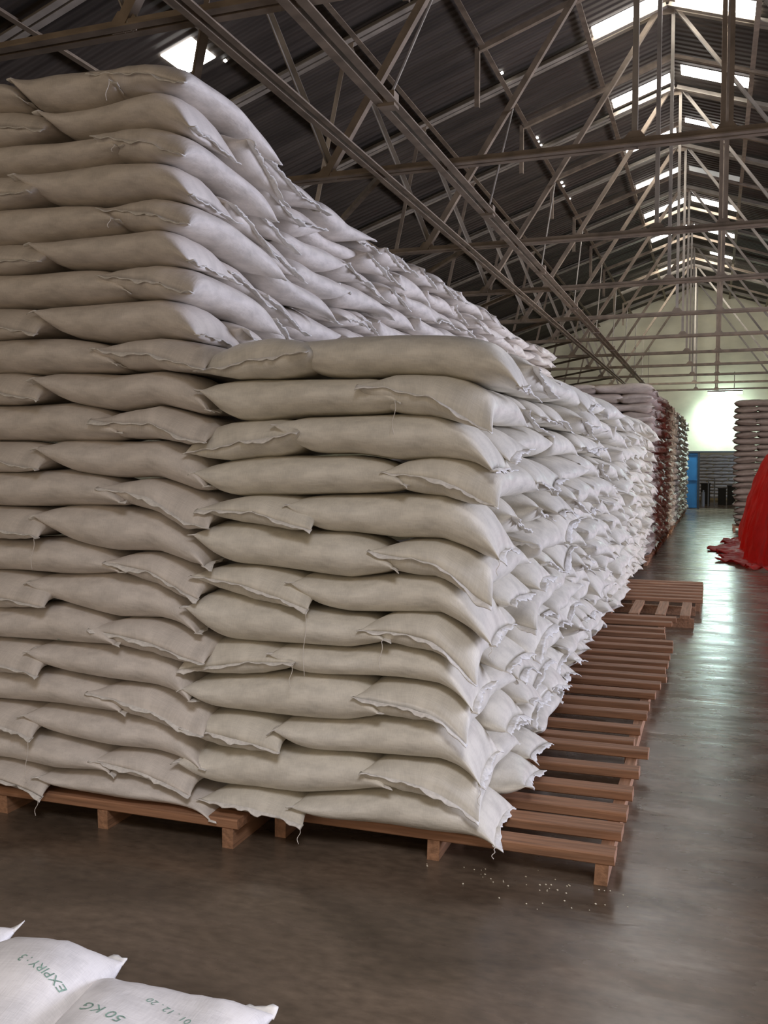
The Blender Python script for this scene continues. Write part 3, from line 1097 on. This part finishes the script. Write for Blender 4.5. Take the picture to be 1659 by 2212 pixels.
# fifth pallet lies turned a quarter: slats along the aisle
t = empty('wooden_pallet', (-0.9, 10.5, 0), 'wooden pallet turned sideways between the others, slats along the aisle', 'pallet', 'pallets under the near stacks')
for y in (10.12, 10.95):
    s_ = MB().box((-1.7, y, 0.0), (-0.16, y+0.06, 0.095))
    s_.build('bearer', M['wood2'], t)
for x in (-0.30, -0.55, -0.82, -1.1, -1.4):
    MB().box((x, 10.08, 0.0955), (x+0.10, 11.05, 0.135)).build('slat', M['wood2'], t)
pallet('farthest wooden pallet along the aisle, near the floor joint', -1.62, -0.09, [11.25, 11.52, 11.80, 12.08, 12.36, 12.62, 12.84], 0.11, (-1.55, -0.85, -0.14), xr=[-.085, -.09, -.09, -.09, -.09, -.095, -.10])
pallet('wooden pallet under the front of the tall stack, left of centre', -3.36, -1.98, [3.60, 3.86, 4.12, 4.4, 4.68], 0.115, (-3.29, -2.70, -2.03))
pallet('wooden pallet cut by the left picture edge, under the tall stack', -4.85, -3.44, [3.55, 3.82, 4.1, 4.4, 4.68], 0.115, (-4.8, -4.1, -3.49))
for i in range(7):
    y = 15.85+i*2.4
    pallet('pallet under the aisle side of the stack behind, %s from its corner' % ordn[i], -2.1, -0.97+0.026*i, [y, y+0.55, y+1.1, y+1.65, y+2.1], 0.12, (-2.0, -1.5, -1.03+0.026*i))
pallet('pallet under the distant brown stack beyond the red tarpaulin', 0.48, 1.9, [24.25, 24.7, 25.1], 0.14, (0.52, 1.2, 1.86))

# spilt kernels by the front pallet
r = random.Random(3)
b = MB()
for i in range(46):
    x, y = r.uniform(-1.15, -0.28), 3.72+r.gauss(0, 0.10)
    if y > 3.80:
        y -= 0.12
    s_ = r.uniform(0.0025, 0.005)
    n = len(b.v)
    b.v += [(x-s_, y, s_), (x+s_, y, s_*0.8), (x, y-s_, s_), (x, y+s_*1.2, s_), (x, y, 0.0), (x, y, 1.7*s_)]
    b.f += [tuple(n+q for q in f) for f in ((0, 2, 5), (2, 1, 5), (1, 3, 5), (3, 0, 5), (2, 0, 4), (1, 2, 4), (3, 1, 4), (0, 3, 4))]
tag(b.build('spilt_kernels', M['kernel']), 'pale spilt grain kernels on the floor beside the front pallet', 'grain', None, 'stuff')

# ------------------------------------------------------------------ red tarpaulin heap


def tarp():
    nz1, nz2, nz3 = Noise(61, 0.10, 1, 4), Noise(62, 0.03, 5, 14), Noise(63, 0.015, 14, 30)
    # closed loop path around the heap footprint; profile drops from the crest to the floor then spreads as a skirt
    path = []
    X0, X1, Y0, Y1, R = 0.66, 4.6, 15.95, 21.6, 0.25
    pts = []
    n_side = 120
    for i in range(n_side):                 # left side, far to near
        pts.append((X0, Y1-(Y1-Y0-R)*i/n_side, (-1, 0)))
    for i in range(24):
        a = math.pi+math.pi/2*i/24
        pts.append((X0+R+R*math.cos(a), Y0+R+R*math.sin(a), (math.cos(a), math.sin(a))))
    for i in range(90):
        pts.append((X0+R+(X1-X0-R)*i/89, Y0, (0, -1)))
    nv = 46
    V, uv = [], []
    for i, (x, y, nrm) in enumerate(pts):
        s_ = i/6.0
        fold = 0.085*math.sin(s_*0.8+0.6*math.sin(s_*0.37))+0.03*math.sin(s_*2.7)
        for j in range(nv):
            t = j/(nv-1)
            if t < 0.28:                     # top sheet, its unseen crest raised to redden and block light
                q = 1-t/0.28
                inn = 0.34+q*2.2
                z = 1.72+1.9*(1-math.exp(-q*1.6))
                out = -inn
            elif t < 0.80:                   # hanging side
                q = (t-0.28)/0.52
                inn = 0.34*(1-q)**1.3-0.0
                out = -inn+0.04*q
                z = 1.72*(1-q**1.05)*1.0+0.035*q
                z = 1.72*(1-q)+0.05*q
            else:
                q = (t-0.80)/0.20
                wd = 0.52*(0.35+0.65*max(0, math.sin(min(1, max(0, (y-15.9)/5.8))*math.pi))) if nrm[0] < -0.5 else 0.14
                wd *= 1+0.22*math.sin(s_*0.9)+0.10*math.sin(s_*2.3)+0.05*math.sin(s_*5.3)
                out = 0.04+wd*q
                z = 0.05*(1-q)+0.010+0.035*q*(1+math.sin(s_*5.1+q*3))*0.9+0.03*math.sin(q*9+s_)*q*(1-q)*2
            f = fold*max(0, min(1, (t-0.2)/0.3))
            px, py = x+nrm[0]*(out+f), y+nrm[1]*(out+f)
            if t < 0.8:
                px += float(nz2(px*1.0+y, z*1.5))*0.5
            z += float(nz3(px, py))*(t < 0.85)+(float(nz2(px, py))*(1-t/0.3) if t < 0.3 else 0)
            V.append((px, py, max(z, 0.006)))
    Fc = []
    for i in range(len(pts)-1):
        for j in range(nv-1):
            Fc.append((i*nv+j, i*nv+j+1, (i+1)*nv+j+1, (i+1)*nv+j))
    o = link('tarpaulin', V, Fc, M['tarp'], None, True)
    md = o.modifiers.new('thickness', 'SOLIDIFY')
    md.thickness = 0.004
    md.offset = 1
    tag(o, 'crumpled bright red tarpaulin draped over a heap at the right edge', 'tarpaulin')


tarp()

# ------------------------------------------------------------------ doorway, lamp and things at the far end
t = tag(bpy.data.objects.new('door_1', None), kind='structure')
COL.objects.link(t)
t.location = (DX0, WY, 0)
b = MB().box((DX0-0.06, WY-0.03, DZ), (DX1+0.06, WY, DZ+0.05)).box((DX1, WY-0.03, 0), (DX1+0.05, WY, DZ)).box((-0.52, WY-0.02, 0), (-0.46, WY+0.1, DZ))
b.build('door_frame', M['darkmetal'], t)
b = MB().box((DX0, WY+0.02, 0.02), (-0.53, WY+0.06, DZ-0.01))
for z in (0.05, 1.03, 1.95):
    b.box((DX0, WY-0.005, z), (-0.53, WY+0.02, z+0.05))
b.build('door_leaf', M['blue'], t)
for i, (x, w_, h, y, m_) in enumerate(((-0.34, 0.12, 0.55, 37.5, 'grey'), (-0.16, 0.05, 0.95, 38.0, 'grey'), (0.06, 0.05, 1.0, 38.0, 'grey'))):
    b = MB()
    b.tube([(x, y, 0), (x, y, h*0.8), (x, y, h)], w_/2, 12)
    b.tube([(x, y, h), (x, y, h+0.08)], w_/4, 12)
    o = b.build(('plastic_drum', 'grey_pipe', 'grey_pipe')[i], M[m_])
    tag(o, ('small grey drum standing inside the far doorway beside the blue door', 'grey upright pipe inside the far doorway, nearer the blue door', 'grey upright pipe inside the far doorway, further from blue door')[i], ('drum', 'pipe', 'pipe')[i])
b = MB()
for x0, x1, z1 in ((-0.45, -0.1, 0.8), (0.2, 0.5, 0.62), (0.55, 0.85, 0.72)):
    b = MB().box((x0, 39.2, 0), (x1, 39.7, z1)).box((x0-0.02, 39.18, z1), (x1+0.02, 39.72, z1+0.04))
    tag(b.build('crate', M['darkmetal']), 'dark crate in the next room, seen through the doorway %s' % ('behind the drum' if x0 < 0 else ('at mid-opening' if x0 < .3 else 'at its right end')), 'crate')

# fluorescent lamp hung in front of the far wall
LX0, LX1, LY, LZ = -0.24, 0.92, 34.75, 4.10
t = empty('fluorescent_lamp', ((LX0+LX1)/2, LY, LZ), 'lit twin-tube fluorescent lamp hanging in front of the far wall', 'lamp')
MB().prism([(-0.10, 0.05), (0.10, 0.05), (0.06, 0.11), (-0.06, 0.11)], (LX0, LY, LZ), (LX1, LY, LZ)).build('lamp_housing', M['steel2'], t)
for dy in (-0.06, 0.06):
    MB().tube([(LX0+0.02, LY+dy, LZ+0.02), (LX1-0.02, LY+dy, LZ+0.02)], 0.045, 12).build('tube', M['tube'], t, True)
for x in (LX0+0.28, LX1-0.28):
    MB().tube([(x, LY, LZ+0.1), (x, LY, LZ+0.75)], 0.015, 6).build('hanger', M['steel'], t)
la = area('fluorescent_light', ((LX0+LX1)/2, LY+0.1, LZ-0.03), (0, 0.45, -1), 1.1, 0.12, 34, (0.72, 1.0, 1.0), 110)
area('fluorescent_light_down', ((LX0+LX1)/2, LY-0.1, LZ-0.03), (0, -0.6, -1), 1.1, 0.12, 60, (0.75, 1.0, 1.0))
area('next_room_daylight', (2.5, 40, 3.0), (-0.6, 0.4, -0.6), 1.5, 1.5, 24, (0.50, 0.72, 1.0))
